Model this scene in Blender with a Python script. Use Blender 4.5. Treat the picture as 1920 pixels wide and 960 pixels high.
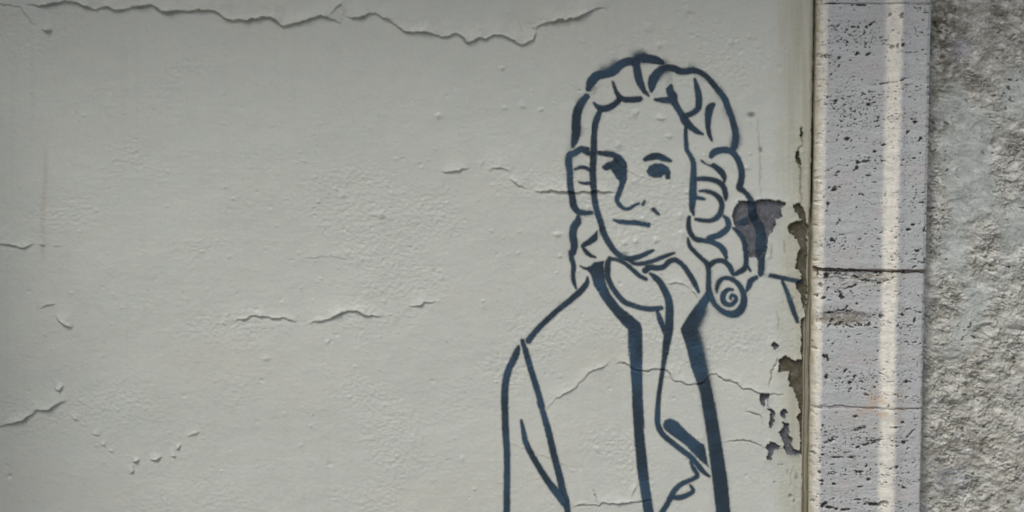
import bpy, math, numpy as np
from mathutils import Vector

scene = bpy.context.scene
for o in list(bpy.data.objects):
    bpy.data.objects.remove(o)
C = scene.collection

# ------------------------------------------------------------------ camera
S = 0.0008                       # metres of wall per photo pixel (1920 wide)
FPX = 2666.7                     # focal length in photo pixels (50 mm on 36 mm)
D = FPX * S                      # distance camera - wall
PITCH = math.radians(4.1)
H = 1.62                         # eye height
cam_d = bpy.data.cameras.new('camera')
cam = bpy.data.objects.new('camera', cam_d)
C.objects.link(cam)
cam.location = (0, -D, H)
cam.rotation_euler = (math.pi/2 - PITCH, 0, 0)
cam_d.lens = 50; cam_d.sensor_width = 36
cam_d.clip_start = 0.05; cam_d.clip_end = 300
scene.camera = cam
scene.render.resolution_x = 1024; scene.render.resolution_y = 512
try: scene.cycles.filter_width = 1.8
except Exception: pass

# ------------------------------------------------------------------ light
SUN_EL, SUN_ROT = math.radians(57), math.radians(218)
w = bpy.data.worlds.new('World'); scene.world = w; w.use_nodes = True
nt = w.node_tree; nt.nodes.clear()
sky = nt.nodes.new('ShaderNodeTexSky'); sky.sky_type = 'NISHITA'; sky.sun_disc = False
sky.sun_elevation = SUN_EL; sky.sun_rotation = SUN_ROT
sky.dust_density = 6.0; sky.air_density = 1.0; sky.ozone_density = 1.0
bg = nt.nodes.new('ShaderNodeBackground'); bg.inputs['Strength'].default_value = 0.12
out = nt.nodes.new('ShaderNodeOutputWorld')
nt.links.new(sky.outputs[0], bg.inputs[0]); nt.links.new(bg.outputs[0], out.inputs[0])
sl = bpy.data.lights.new('sun', 'SUN'); sl.energy = 1.4; sl.angle = math.radians(13)
sl.color = (1.0, 0.975, 0.93)
so = bpy.data.objects.new('sun', sl); C.objects.link(so)
sd = Vector((math.sin(SUN_ROT)*math.cos(SUN_EL), math.cos(SUN_ROT)*math.cos(SUN_EL), math.sin(SUN_EL)))
so.rotation_euler = sd.to_track_quat('Z', 'Y').to_euler(); so.location = (-1, -3, 4)
scene.view_settings.view_transform = 'Standard'; scene.view_settings.look = 'None'
scene.view_settings.exposure = 0.12; scene.view_settings.gamma = 1.0
try: scene.view_settings.use_curve_mapping = False
except Exception: pass

# ------------------------------------------------------------------ helpers
cp, sp = math.cos(PITCH), math.sin(PITCH)
def to_px(X, Y, Z):
    """photo pixel at which a point of the place is seen (for laying out the marks)"""
    dy = Y + D; dz = Z - H
    dep = dy*cp - dz*sp
    return 960 + FPX*X/dep, 480 - FPX*(dy*sp + dz*cp)/dep
def from_px(u, v, Y=0.0):
    a = (u-960)/FPX; b = (480-v)/FPX
    ry = cp + b*sp; rz = -sp + b*cp
    t = (Y + D)/ry
    return a*t, H + rz*t

def _hash(ix, iy, seed):
    h = (ix.astype(np.int64)*374761393 + iy.astype(np.int64)*668265263 + seed*982451653) & 0xffffffff
    h = ((h ^ (h >> 13))*1274126177) & 0xffffffff
    return ((h ^ (h >> 16)) & 0xffff).astype(np.float32)/65535.0
def noise(x, y, seed=0):
    """gradient noise, about -1..1"""
    ix = np.floor(x); iy = np.floor(y)
    fx = (x-ix).astype(np.float32); fy = (y-iy).astype(np.float32)
    ix = ix.astype(np.int64); iy = iy.astype(np.int64)
    def g(dx, dy):
        a = _hash(ix+dx, iy+dy, seed)*(2*math.pi)
        return np.cos(a)*(fx-dx) + np.sin(a)*(fy-dy)
    ux = fx*fx*fx*(fx*(fx*6-15)+10); uy = fy*fy*fy*(fy*(fy*6-15)+10)
    a = g(0,0); b = g(1,0); c = g(0,1); d = g(1,1)
    return 1.5*((a+(b-a)*ux) + ((c+(d-c)*ux)-(a+(b-a)*ux))*uy)
def fbm(x, y, seed=0, octs=4, gain=0.5):
    s = 0; a = 1; t = 0
    for k in range(octs):
        s = s + a*noise(x*2**k + 17.3*k, y*2**k - 9.1*k, seed+k*7); t += a; a *= gain
    return s/t
def ss(a, b, x):
    t = np.clip((x-a)/(b-a), 0, 1); return t*t*(3-2*t)
def lerp(a, b, t): return a + (b-a)*t
def mixc(col, c, t): return col + (np.array(c, np.float32)-col)*t[..., None]

def smooth_line(pts, n=6):
    """Catmull-Rom through (x, y, w) points"""
    P = np.array(pts, float)
    if len(P) < 3: return P
    Q = np.vstack([2*P[0]-P[1], P, 2*P[-1]-P[-2]])
    outp = []
    for i in range(1, len(Q)-2):
        p0, p1, p2, p3 = Q[i-1], Q[i], Q[i+1], Q[i+2]
        for t in np.linspace(0, 1, n, endpoint=False):
            outp.append(0.5*((2*p1)+(p2-p0)*t+(2*p0-5*p1+4*p2-p3)*t*t+(3*p1-p0-3*p2+p3)*t**3))
    outp.append(P[-1])
    R = np.array(outp); R[:, 2] = np.maximum(R[:, 2], 0.5)
    return R
def line_field(U, V, P, pad):
    """per point: distance to polyline minus half width, signed side offset and position along it, inside a box"""
    x0, x1 = P[:,0].min()-pad, P[:,0].max()+pad; y0, y1 = P[:,1].min()-pad, P[:,1].max()+pad
    idx = np.nonzero((U > x0) & (U < x1) & (V > y0) & (V < y1))
    u = U[idx]; v = V[idx]
    best = np.full(u.shape, 1e9); side = np.zeros(u.shape); along = np.zeros(u.shape); half = np.zeros(u.shape)
    L = 0; seg = np.hypot(*(P[1:,:2]-P[:-1,:2]).T); tot = max(seg.sum(), 1e-6)
    for i in range(len(P)-1):
        ax, ay, aw = P[i]; bx, by, bw = P[i+1]
        dx, dy = bx-ax, by-ay; l2 = dx*dx+dy*dy + 1e-9
        t = np.clip(((u-ax)*dx+(v-ay)*dy)/l2, 0, 1)
        qx = u-(ax+t*dx); qy = v-(ay+t*dy)
        hw = (aw+(bw-aw)*t)/2
        d = np.hypot(qx, qy) - hw
        m = d < best
        best = np.where(m, d, best); side = np.where(m, (dx*qy-dy*qx)/math.sqrt(l2), side)
        along = np.where(m, (L+t*seg[i])/tot, along); half = np.where(m, hw, half)
        L += seg[i]
    return idx, best, side, along, half
def poly_sd(u, v, P):
    """signed distance to a closed polygon, negative inside"""
    P = np.array(P, float); n = len(P)
    d = np.full(u.shape, 1e9); ins = np.zeros(u.shape, bool)
    for i in range(n):
        ax, ay = P[i]; bx, by = P[(i+1) % n]
        dx, dy = bx-ax, by-ay
        t = np.clip(((u-ax)*dx+(v-ay)*dy)/(dx*dx+dy*dy+1e-9), 0, 1)
        d = np.minimum(d, np.hypot(u-ax-t*dx, v-ay-t*dy))
        if ay != by:
            c = ((ay > v) != (by > v)) & (u < (bx-ax)*(v-ay)/(by-ay)+ax)
            ins ^= c
    return np.where(ins, -d, d)

def grid_mesh(name, X, Y, Z, mat, parent=None, cells=None, attrs=None, color=None, back=None, shade_smooth=True):
    """one mesh object out of a grid of points; cells = which quads to keep; back = depth its border is carried back to"""
    flat_ring = False
    if back is not None:
        pad = lambda A: np.pad(A, 1, mode='edge')
        X, Y, Z = pad(X), pad(Y), pad(Z)
        Y = Y.copy(); Y[0,:] = back; Y[-1,:] = back; Y[:,0] = back; Y[:,-1] = back
        if color is not None: color = np.pad(color, ((1,1),(1,1),(0,0)), mode='edge')
        if attrs: attrs = {k: pad(a) for k, a in attrs.items()}
        if cells is not None: cells = np.pad(cells, 1, mode='edge')
        flat_ring = True
    r, c = X.shape
    if cells is None: cells = np.ones((r-1, c-1), bool)
    ii, jj = np.nonzero(cells)
    # rows run downwards (Z falls), columns to the right: wind so the face looks to -Y
    q = np.stack([ii*c+jj, (ii+1)*c+jj, (ii+1)*c+jj+1, ii*c+jj+1], 1)
    used = np.zeros(r*c, bool); used[q.ravel()] = True
    remap = np.cumsum(used)-1
    q = remap[q].astype(np.int32)
    co = np.stack([X.ravel(), Y.ravel(), Z.ravel()], 1)[used].astype(np.float32)
    me = bpy.data.meshes.new(name)
    me.vertices.add(len(co)); me.vertices.foreach_set('co', co.ravel())
    me.loops.add(q.size); me.loops.foreach_set('vertex_index', q.ravel())
    me.polygons.add(len(q)); me.polygons.foreach_set('loop_start', np.arange(len(q), dtype=np.int32)*4)
    sm = np.full(len(q), shade_smooth)
    if flat_ring:
        sm = sm & ~((ii == 0) | (jj == 0) | (ii == r-2) | (jj == c-2))
    me.polygons.foreach_set('use_smooth', sm)
    me.update(calc_edges=True)
    if color is not None:
        a = me.attributes.new('base_tone', 'FLOAT_COLOR', 'POINT')
        col = np.ones((used.sum(), 4), np.float32); col[:, :3] = np.clip(color.reshape(-1, 3)[used], 0, 1)
        a.data.foreach_set('color', col.ravel())
    for k, arr in (attrs or {}).items():
        a = me.attributes.new(k, 'FLOAT', 'POINT')
        a.data.foreach_set('value', arr.ravel()[used].astype(np.float32))
    me.materials.append(mat)
    o = bpy.data.objects.new(name, me); C.objects.link(o)
    if parent: o.parent = parent
    return o
def tag(o, label=None, cat=None, group=None, kind=None):
    if label: o['label'] = label
    if cat: o['category'] = cat
    if group: o['group'] = group
    if kind: o['kind'] = kind
    return o
def empty(name, loc=(0,0,0)):
    e = bpy.data.objects.new(name, None); e.location = loc; C.objects.link(e); return e

def material(name, rough=0.85, grain=300, bump=0.15, mottle=0.12, tone=None, spec=0.25, fine=1400, dist=0.0006):
    m = bpy.data.materials.new(name); m.use_nodes = True
    n = m.node_tree.nodes; l = m.node_tree.links
    p = n['Principled BSDF']; p.inputs['Roughness'].default_value = rough
    p.inputs['Specular IOR Level'].default_value = spec
    tc = n.new('ShaderNodeTexCoord')
    if tone is None:
        a = n.new('ShaderNodeAttribute'); a.attribute_name = 'base_tone'; base = a.outputs['Color']
    else:
        a = n.new('ShaderNodeRGB'); a.outputs[0].default_value = (*tone, 1); base = a.outputs[0]
    n1 = n.new('ShaderNodeTexNoise'); n1.inputs['Scale'].default_value = grain; n1.inputs['Detail'].default_value = 5
    n1.inputs['Roughness'].default_value = 0.65
    l.new(tc.outputs['Object'], n1.inputs['Vector'])
    mr = n.new('ShaderNodeMapRange'); mr.inputs['From Min'].default_value = 0.25; mr.inputs['From Max'].default_value = 0.75
    mr.inputs['To Min'].default_value = 1-mottle; mr.inputs['To Max'].default_value = 1+mottle
    l.new(n1.outputs['Fac'], mr.inputs['Value'])
    mul = n.new('ShaderNodeVectorMath'); mul.operation = 'SCALE'
    l.new(base, mul.inputs[0]); l.new(mr.outputs[0], mul.inputs['Scale'])
    l.new(mul.outputs[0], p.inputs['Base Color'])
    n2 = n.new('ShaderNodeTexNoise'); n2.inputs['Scale'].default_value = fine; n2.inputs['Detail'].default_value = 3
    l.new(tc.outputs['Object'], n2.inputs['Vector'])
    add = n.new('ShaderNodeMath'); add.operation = 'ADD'
    l.new(n1.outputs['Fac'], add.inputs[0]); l.new(n2.outputs['Fac'], add.inputs[1])
    b = n.new('ShaderNodeBump'); b.inputs['Strength'].default_value = bump; b.inputs['Distance'].default_value = dist
    l.new(add.outputs[0], b.inputs['Height']); l.new(b.outputs[0], p.inputs['Normal'])
    return m
M_wall = material('old_wall_paint', rough=0.6, grain=170, bump=0.35, mottle=0.035, fine=700)
M_bare = material('bare_render', rough=0.95, grain=500, bump=0.5, mottle=0.16)
M_mortar = material('joint_mortar', rough=0.9, grain=350, bump=0.4, mottle=0.12)
M_stone = material('travertine', rough=0.75, grain=420, bump=0.3, mottle=0.09)
M_rough = material('rough_lime_render', rough=0.95, grain=330, bump=0.6, mottle=0.14, dist=0.0009)
M_pave = material('pavement_stone', rough=0.9, grain=60, bump=0.5, mottle=0.2, tone=(0.2, 0.195, 0.18), dist=0.002)
def paint_material():
    m = bpy.data.materials.new('sprayed_blue_paint'); m.use_nodes = True
    n = m.node_tree.nodes; l = m.node_tree.links
    p = n['Principled BSDF']; p.inputs['Roughness'].default_value = 0.5
    p.inputs['Specular IOR Level'].default_value = 0.2
    tc = n.new('ShaderNodeTexCoord')
    a = n.new('ShaderNodeAttribute'); a.attribute_name = 'cover'
    # spray: coverage broken up into droplets where it is thin
    dr = n.new('ShaderNodeTexNoise'); dr.inputs['Scale'].default_value = 900; dr.inputs['Detail'].default_value = 2
    l.new(tc.outputs['Object'], dr.inputs['Vector'])
    s1 = n.new('ShaderNodeMath'); s1.operation = 'SUBTRACT'; l.new(dr.outputs['Fac'], s1.inputs[0]); s1.inputs[1].default_value = 0.5
    s2 = n.new('ShaderNodeMath'); s2.operation = 'MULTIPLY_ADD'; l.new(s1.outputs[0], s2.inputs[0]); s2.inputs[1].default_value = 0.6
    l.new(a.outputs['Fac'], s2.inputs[2])
    mr = n.new('ShaderNodeMapRange'); mr.interpolation_type = 'SMOOTHSTEP'
    mr.inputs['From Min'].default_value = 0.08; mr.inputs['From Max'].default_value = 0.86
    l.new(s2.outputs[0], mr.inputs['Value'])
    mn = n.new('ShaderNodeMath'); mn.operation = 'MULTIPLY'; l.new(mr.outputs[0], mn.inputs[0]); mn.inputs[1].default_value = 0.97
    l.new(mn.outputs[0], p.inputs['Alpha'])
    v = n.new('ShaderNodeTexNoise'); v.inputs['Scale'].default_value = 14; v.inputs['Detail'].default_value = 4
    l.new(tc.outputs['Object'], v.inputs['Vector'])
    cr = n.new('ShaderNodeValToRGB')
    cr.color_ramp.elements[0].position = 0.42; cr.color_ramp.elements[0].color = (0.028, 0.046, 0.066, 1)
    cr.color_ramp.elements[1].position = 0.58; cr.color_ramp.elements[1].color = (0.038, 0.077, 0.122, 1)
    l.new(v.outputs['Fac'], cr.inputs[0]); l.new(cr.outputs[0], p.inputs['Base Color'])
    b = n.new('ShaderNodeBump'); b.inputs['Strength'].default_value = 0.25; b.inputs['Distance'].default_value = 0.0005
    l.new(dr.outputs['Fac'], b.inputs['Height']); l.new(b.outputs[0], p.inputs['Normal'])
    return m
M_paint = paint_material()

# ------------------------------------------------------------------ ground
def box(name, x0, x1, y0, y1, z0, z1, mat, parent=None, bev=0.004):
    import bmesh
    bm = bmesh.new(); bmesh.ops.create_cube(bm, size=1)
    for v_ in bm.verts:
        v_.co = ((x0+x1)/2+v_.co.x*(x1-x0), (y0+y1)/2+v_.co.y*(y1-y0), (z0+z1)/2+v_.co.z*(z1-z0))
    bmesh.ops.bevel(bm, geom=list(bm.edges), offset=bev, segments=2, affect='EDGES')
    me = bpy.data.meshes.new(name); bm.to_mesh(me); bm.free(); me.materials.append(mat)
    o = bpy.data.objects.new(name, me); C.objects.link(o)
    if parent: o.parent = parent
    return o
gx, gy = np.meshgrid(np.linspace(-60, 60, 61), np.linspace(60, -60, 61))
g = grid_mesh('ground', gx, gy*1.0, gx*0.0, M_pave)
tag(g, kind='structure')
# (a grid laid flat: rows run in y)

# ------------------------------------------------------------------ plaster wall
def axis(lo, hi, f0, f1, step, mid=None, step_mid=None, growth=1.06, maxs=0.012):
    """coordinates: fine between f0 and f1, growing coarser beyond"""
    a = [f0]
    if mid is None: fine = list(np.arange(f0, f1, step))
    else:
        fine = list(np.arange(f0, mid, step_mid)) + list(np.arange(mid, f1, step))
    fine.append(f1)
    left = []; x = f0; s = step_mid or step
    while x > lo:
        s = min(s*growth, maxs); x = max(x-s, lo); left.append(x)
    right = []; x = f1; s = step
    while x < hi:
        s = min(s*growth, maxs); x = min(x+s, hi); right.append(x)
    return np.array(left[::-1] + fine + right)
XE = from_px(1519, 480)[0]                      # where the plaster ends against the stone
WALL_L, WALL_TOP = -2.6, 3.0
zt = from_px(0, -14)[1]; zb = from_px(0, 974)[1]
xs = axis(WALL_L, XE+0.004, from_px(-14, 480)[0], XE+0.004, 1.35*S, mid=from_px(925, 480)[0], step_mid=1.9*S)
zs = axis(0.0, WALL_TOP, zb, zt, 1.4*S)[::-1]
X, Z = np.meshgrid(xs, zs)
U, V = to_px(X, 0.0, Z)
wx = U + 3.0*noise(U/23, V/23, 91) + 1.2*noise(U/7, V/7, 92)      # wobble used to make edges irregular
wy = V + 3.0*noise(U/23, V/23, 93) + 1.2*noise(U/7, V/7, 94)

hgt = np.zeros_like(U)                          # relief in photo pixels, positive = towards the camera
hgt += 2.2*fbm(U/260, V/200, 1, 3)
hgt += 0.50*fbm(U/34, V/26, 2, 3)
rough_zone = ss(0.0, 0.45, fbm(U/210, V/140, 5, 2) + 0.55*np.exp(-((U-690)/170)**2-((V-440)/110)**2) + 0.35*np.exp(-((U-1290)/130)**2-((V-80)/90)**2)
               + 0.3*np.exp(-((U-1330)/100)**2-((V-600)/100)**2) + 0.4*np.exp(-((U-1230)/90)**2-((V-400)/90)**2) - 0.03)
hgt += (0.26+0.62*rough_zone)*fbm(U/8.0, V/7.0, 3, 3)
hgt += (0.20+0.26*rough_zone)*fbm(U/4.0, V/3.4, 4, 2)
hgt += 0.10*noise(U/6+0.3*V/6, V/22, 6)*ss(0, .5, noise(U/150, V/150, 8))       # faint brush drag

# small pimples and pock marks
rng = np.random.RandomState(11)
bumps = []
for _ in range(330):
    bumps.append((rng.uniform(0, 1500), rng.uniform(0, 960), rng.uniform(1.6, 3.4), rng.choice([1, 1, -1])*rng.uniform(0.5, 1.5)))
for _ in range(150):
    bumps.append((rng.normal(690, 130), rng.normal(430, 75), rng.uniform(1.8, 4), rng.choice([1, -1])*rng.uniform(0.5, 1.4)))
for _ in range(70):
    bumps.append((rng.normal(1320, 90), rng.normal(70, 45), rng.uniform(1.8, 4.5), rng.choice([1, 1, -1])*rng.uniform(0.6, 1.6)))
for x, y, r, a in [(716,405,8,3.2),(822,217,5,2.4),(941,128,4,2.6),(1191,213,6,3),(1239,222,6,3),(1160,273,6,2.5),(1370,80,6,2),(1046,440,6,2.5),
                   (1171,455,5,2),(1193,452,6,2.5),(1229,450,6,2),(1255,256,5,2),(1400,315,5,1.8),(1290,360,5,1.8),(1050,480,4,2),(1120,842,5,2),
                   (945,203,5,2),(1015,205,5,2),(980,198,5,2),(500,672,6,1.6),(1206,410,5,2),(1275,405,6,2),(1280,440,7,2),(1190,340,6,2),(18,893,4,-3),
                   (1087,170,3,-2.2),(480,580,4,-1.5),(1000,50,3,2),(1215,52,9,2),(1238,84,7,2),(1290,20,8,2),(1462,128,5,-1.5),(867,860,4,1.5),(618,870,4,-1.4)]:
    bumps.append((x, y, r, a))
ixs = xs; izs = zs
Ur, Vr = to_px(xs, 0.0, from_px(960, 480)[1]*np.ones_like(xs))[0], to_px(0.0*zs, 0.0, zs)[1]
for x, y, r, a in bumps:
    if not (-10 < y < 970 and -10 < x < 1510): continue
    j0, j1 = np.searchsorted(Ur, [x-30-3*r, x+30+3*r]); i0, i1 = np.searchsorted(Vr, [y-8-3*r, y+8+3*r])
    sub = (slice(max(i0, 0), i1), slice(max(j0, 0), j1))
    us, vs = U[sub], V[sub]
    d2 = ((us-x)**2*0.8 + (vs-y)**2)/(r*r*0.8)*(1+0.9*noise(us/(r*1.3), vs/(r*1.1), 15))
    hgt[sub] += 0.85*a*np.exp(-np.clip(d2, 0, 30)**1.1)

# cracks and lifted paint lips: (points (x, y), lip height, groove depth, how far the lip fades upwards)
cracks = [
 ([(-20,5),(0,7),(12,9),(25,11),(40,13),(48,25),(60,40),(68,49)], 3.0, 1.0, 14),
 ([(78,56),(88,58),(99,57)], 6.5, 2, 10),
 ([(50,8),(65,9),(80,10),(95,7),(115,3),(135,3),(150,8),(165,13),(180,18),(200,13),(220,19),(240,15),(260,12),(280,9),(290,10),(305,22),
   (330,20),(370,20),(400,19),(415,28),(430,37),(470,37),(490,33),(512,33),(525,46),(533,49),(550,45),(575,38),(590,31),(610,30),(625,36),(640,44)], 6.2, 3.0, 26),
 ([(617,30),(630,14),(640,7),(644,18),(641,28)], 4.0, 0.4, 9),
 ([(648,31),(675,32),(698,24),(715,30),(735,40),(750,52),(765,59),(785,59),(800,60),(815,64),(830,70),(845,66),(855,62),(868,70),(880,80),(898,70),
   (910,74),(922,67),(940,66),(960,74),(978,83),(990,80),(1000,72),(1004,57)], 5.2, 2.0, 22),
 ([(1004,56),(1015,45),(1035,41),(1055,37),(1080,33),(1100,24),(1120,14),(1130,13),(1138,18)], 7.0, 3.0, 16),
 ([(-20,456),(0,457),(15,458),(30,461),(45,463),(58,459),(66,456)], 5.0, 2.2, 14),
 ([(73,458),(85,460)], 3.5, 1.5, 8), ([(98,461),(115,462)], 2.5, .8, 8),
 ([(73,581),(88,572),(105,568)], 3.6, 0.5, 12),
 ([(105,590),(113,602),(122,610),(137,613)], 7.5, 2.5, 14),
 ([(-20,799),(0,797),(15,794),(35,791),(50,783),(67,770),(75,768),(90,769),(98,764),(113,755),(125,750)], 6.8, 2.6, 18),
 ([(104,732),(112,729),(120,722)], 5.5, 1, 8),
 ([(132,781),(140,785),(148,789)], 4.5, 1, 8), ([(172,811),(180,814),(187,818)], 4, 1, 6), ([(190,832),(197,836)], 4, 1, 5), ([(203,845),(213,849)], 3, 1, 5),
 ([(250,866),(262,863)], 5, 1.5, 6), ([(244,890),(249,884),(249,871)], 4.5, 1, 6), ([(281,862),(292,861),(304,857)], 6, 2, 8), ([(320,855),(330,854)], 5.5, 1.5, 7),
 ([(330,844),(340,835)], 5, 1, 7), ([(350,818),(375,808)], 2.8, 0, 9),
 ([(414,606),(427,609)], 3, .6, 7),
 ([(435,602),(460,597),(472,592),(480,590),(500,594),(520,597),(533,595),(545,599),(558,602)], 4.2, 1.4, 14),
 ([(578,604),(600,602),(620,598),(630,590),(645,584),(655,583),(672,583),(682,590),(700,592),(716,594)], 5.2, 1.6, 14),
 ([(762,573),(785,573),(795,567),(806,567),(816,564)], 4.6, 1.2, 9),
 ([(560,485),(600,481),(625,480),(655,487)], 1.2, .2, 9),
 ([(826,321),(855,320),(865,316),(881,314)], 5.4, 1.2, 12),
 ([(916,321),(928,315),(944,315),(957,323)], 7.8, 2, 14),
 ([(955,333),(968,345),(980,350),(991,354)], 5.4, 1.4, 10),
 ([(1002,360),(1015,358),(1030,357),(1045,359),(1070,360),(1100,359),(1120,358),(1154,360)], 5.6, 2.4, 15),
 ([(1021,767),(1030,762),(1041,746),(1057,739),(1080,725),(1101,700),(1133,686),(1146,676)], 2.8, 0.2, 9),
 ([(1154,680),(1165,678),(1177,683),(1190,692),(1200,694),(1225,692),(1240,692),(1250,692),(1257,700),(1262,711),(1275,714),(1287,719),(1305,719),
   (1318,716),(1330,702),(1342,701),(1350,706),(1370,714),(1382,718),(1390,727),(1410,729),(1425,736),(1445,738),(1470,738)], 3.0, 2.6, 11),
 ([(1395,770),(1410,773),(1430,783),(1431,800)], 1.6, 3.0, 8),
 ([(1355,828),(1385,825),(1410,827),(1430,837),(1437,838)], 1.0, 1.6, 6),
 ([(1074,953),(1085,946),(1122,946),(1126,942),(1161,944),(1179,942),(1204,938),(1225,938)], 3.8, 2.0, 14),
 ([(1180,934),(1188,920),(1196,908)], 2.4, 0, 6),
 ([(1243,531),(1262,530),(1274,531),(1287,536),(1297,541)], 2.8, .6, 9), ([(1297,541),(1303,552),(1308,560)], 2, 1, 8),
 ([(1422,218),(1424,260),(1426,290),(1428,340),(1428,378)], 0.4, 1.0, 6),
 ([(1455,582),(1461,592),(1462,605),(1459,622)], 0.8, 2.4, 6),
 ([(1458,668),(1454,680),(1447,694),(1443,712),(1442,730)], 0.8, 3.2, 6),
 ([(1441,738),(1441,762),(1450,772)], 0.6, 2.5, 6),
 ([(1446,455),(1448,470),(1447,490)], 0.6, 2.2, 6), ([(1472,450),(1474,470),(1478,478)], 0.6, 2.2, 6),
 ([(1502,232),(1505,262),(1506,274),(1496,286),(1497,304),(1503,320),(1503,345),(1504,392)], 0.6, 3.0, 6),
 ([(1485,872),(1482,895),(1480,918)], 0.3, 1.4, 5),
 ([(1437,838),(1470,842)], 0.3, 1.6, 5),
 ([(1166,312),(1200,330),(1210,328)], 1.2, 0, 6), ([(1216,925),(1226,905),(1240,898)], 0.6, 0, 5),
 ([(955,830),(1052,868),(1070,885)], 0.8, 0.2, 8),
]
soil = np.zeros_like(U)
for pts, lip, groove, fade in cracks:
    P = smooth_line([(x, y, 1) for x, y in pts], 3)
    if P[0,0] > P[-1,0]: P = P[::-1]            # run left to right: side > 0 is below
    idx, best, side, along, half = line_field(U, V, P, 60)
    u, v = U[idx], V[idx]
    jag = 2.0*noise(u/13, v/13, 30) + 1.5*noise(u/6.5, v/6.5, 31) + 0.9*noise(u/2.8, v/2.8, 32)
    if lip > 4 and P[:,1].mean() < 100: lip = lip*1.45; groove = groove*1.3
    s = side + jag
    dist = np.abs(best+0.5)
    tot_ = np.hypot(*(P[1:,:2]-P[:-1,:2]).T).sum()
    tp = np.clip(22.0/max(tot_, 1), 0.05, 0.42)
    ends = np.clip(np.minimum(along + (9 if P[0,0] < -5 else 0), 1-along)/tp, 0, 1)**0.7
    ends = ends*np.clip(0.86+0.55*noise(u/30, v/30, 33), 0.25, 1.3)
    vary = ends
    up = -s
    h = np.where(up > 0, lip*(0.75*np.exp(-np.clip(up, 0, 200)/fade)+0.25*np.exp(-np.clip(up, 0, 200)/3.0)), lip*ss(-2.0, 0.0, up))
    cut = groove*(np.exp(-((s-1.6)/1.5)**2) if lip < 4 else (0.6+0.5*noise(u/17, v/17, 34))*np.exp(-((s-2.6)/2.8)**2))
    hgt[idx] += (1.05 if P[:,1].mean() < 100 else 0.85)*vary*(h - cut)
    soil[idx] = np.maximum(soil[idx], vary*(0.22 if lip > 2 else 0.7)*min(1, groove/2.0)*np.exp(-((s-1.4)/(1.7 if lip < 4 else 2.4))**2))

# places where the paint has come off
def cv(pts, ox, oy, k): return [(ox+x/k, oy+y/k) for x, y in pts]
K = 4.3636; K2 = 2.6667
patches = [
 ('grey', cv([(1465,490),(1490,450),(1525,420),(1620,440),(1680,410),(1800,415),(1890,435),(1875,460),(1845,480),(1850,500),(1840,560),(1795,600),
   (1800,640),(1760,690),(1740,720),(1735,790),(1720,850),(1690,880),(1640,890),(1600,870),(1580,800),(1540,720),(1480,650),(1465,600),(1460,540)], 1040, 280, K)),
 ('olive', cv([(288,120),(318,112),(342,150),(354,200),(352,370),(376,385),(374,470),(352,500),(350,600),(342,640),(330,600),(322,560),(302,535),(300,510),
   (325,490),(322,440),(300,440),(300,380),(318,355),(320,320),(305,300),(285,268),(262,262),(258,225),(285,205),(318,200),(322,185),(296,150)], 1380, 340, K2)),
 ('olive', cv([(215,195),(245,180),(280,200),(345,205),(346,520),(325,512),(308,500),(308,475),(322,460),(312,400),(300,370),(275,340),(262,300),(268,265),(240,255),(215,255)], 1380, 600, K2)),
 ('olive', [(1503,598),(1513,596),(1512,690),(1502,690)]),
 ('olive', [(1500,786),(1512,788),(1511,852),(1501,852)]),
 ('grey', cv([(115,370),(168,366),(165,385),(150,395),(142,432),(120,428)], 1380, 600, K2)),
 ('grey', cv([(180,125),(190,110),(215,128),(205,147),(186,147)], 1380, 600, K2)),
 ('grey', cv([(218,465),(235,443),(257,465),(242,492),(223,488)], 1380, 600, K2)),
 ('grey', cv([(158,440),(187,448),(194,470),(190,500),(177,548),(166,538),(173,500),(170,465)], 1380, 600, K2)),
 ('grey', cv([(148,640),(175,603),(190,613),(217,630),(205,647),(187,647),(172,703),(156,697),(163,660)], 1380, 600, K2)),
 ('grey', cv([(213,560),(236,540),(238,513),(257,513),(260,540),(267,575),(282,595),(277,620),(287,650),(320,655),(327,670),(290,677),(260,667),(238,640),(238,600),(223,580)], 1380, 600, K2)),
 ('olive', [(1492,286),(1497,282),(1499,296),(1503,308),(1498,310),(1493,298)]),
 ('olive', [(1501,242),(1505,240),(1505,256),(1501,254)]),
]
patch_id = np.zeros(U.shape, np.int16)
bare = np.zeros_like(U)
for k, (kind, P) in enumerate(patches, 1):
    A = np.array(P); x0, y0 = A.min(0)-12; x1, y1 = A.max(0)+12
    idx = np.nonzero((U > x0) & (U < x1) & (V > y0) & (V < y1))
    u, v = U[idx], V[idx]
    sdv = poly_sd(u + 2.8*noise(u/10, v/10, 51)+1.7*noise(u/3.8, v/3.8, 52), v + 2.8*noise(u/10, v/10, 53)+1.7*noise(u/3.8, v/3.8, 54), P)
    ins = sdv < 0
    b = ss(0.6, -0.6, sdv); bare[idx] = np.maximum(bare[idx], b)
    pi = patch_id[idx]; pi[ins] = k; patch_id[idx] = pi
    # paint round the hole curls up a little
    hgt[idx] += 1.2*np.exp(-np.clip(sdv, 0, 99)/5.0)*(sdv > 0)
hgt -= 5.0*bare
hgt += bare*(1.3*fbm(U/8, V/8, 61, 3))
# the wall bulges a bit by the stone, and has a rounded edge there
XB = XE
hgt -= 1.8*ss(-9, 2, (X-XB)/S)**2

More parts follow.
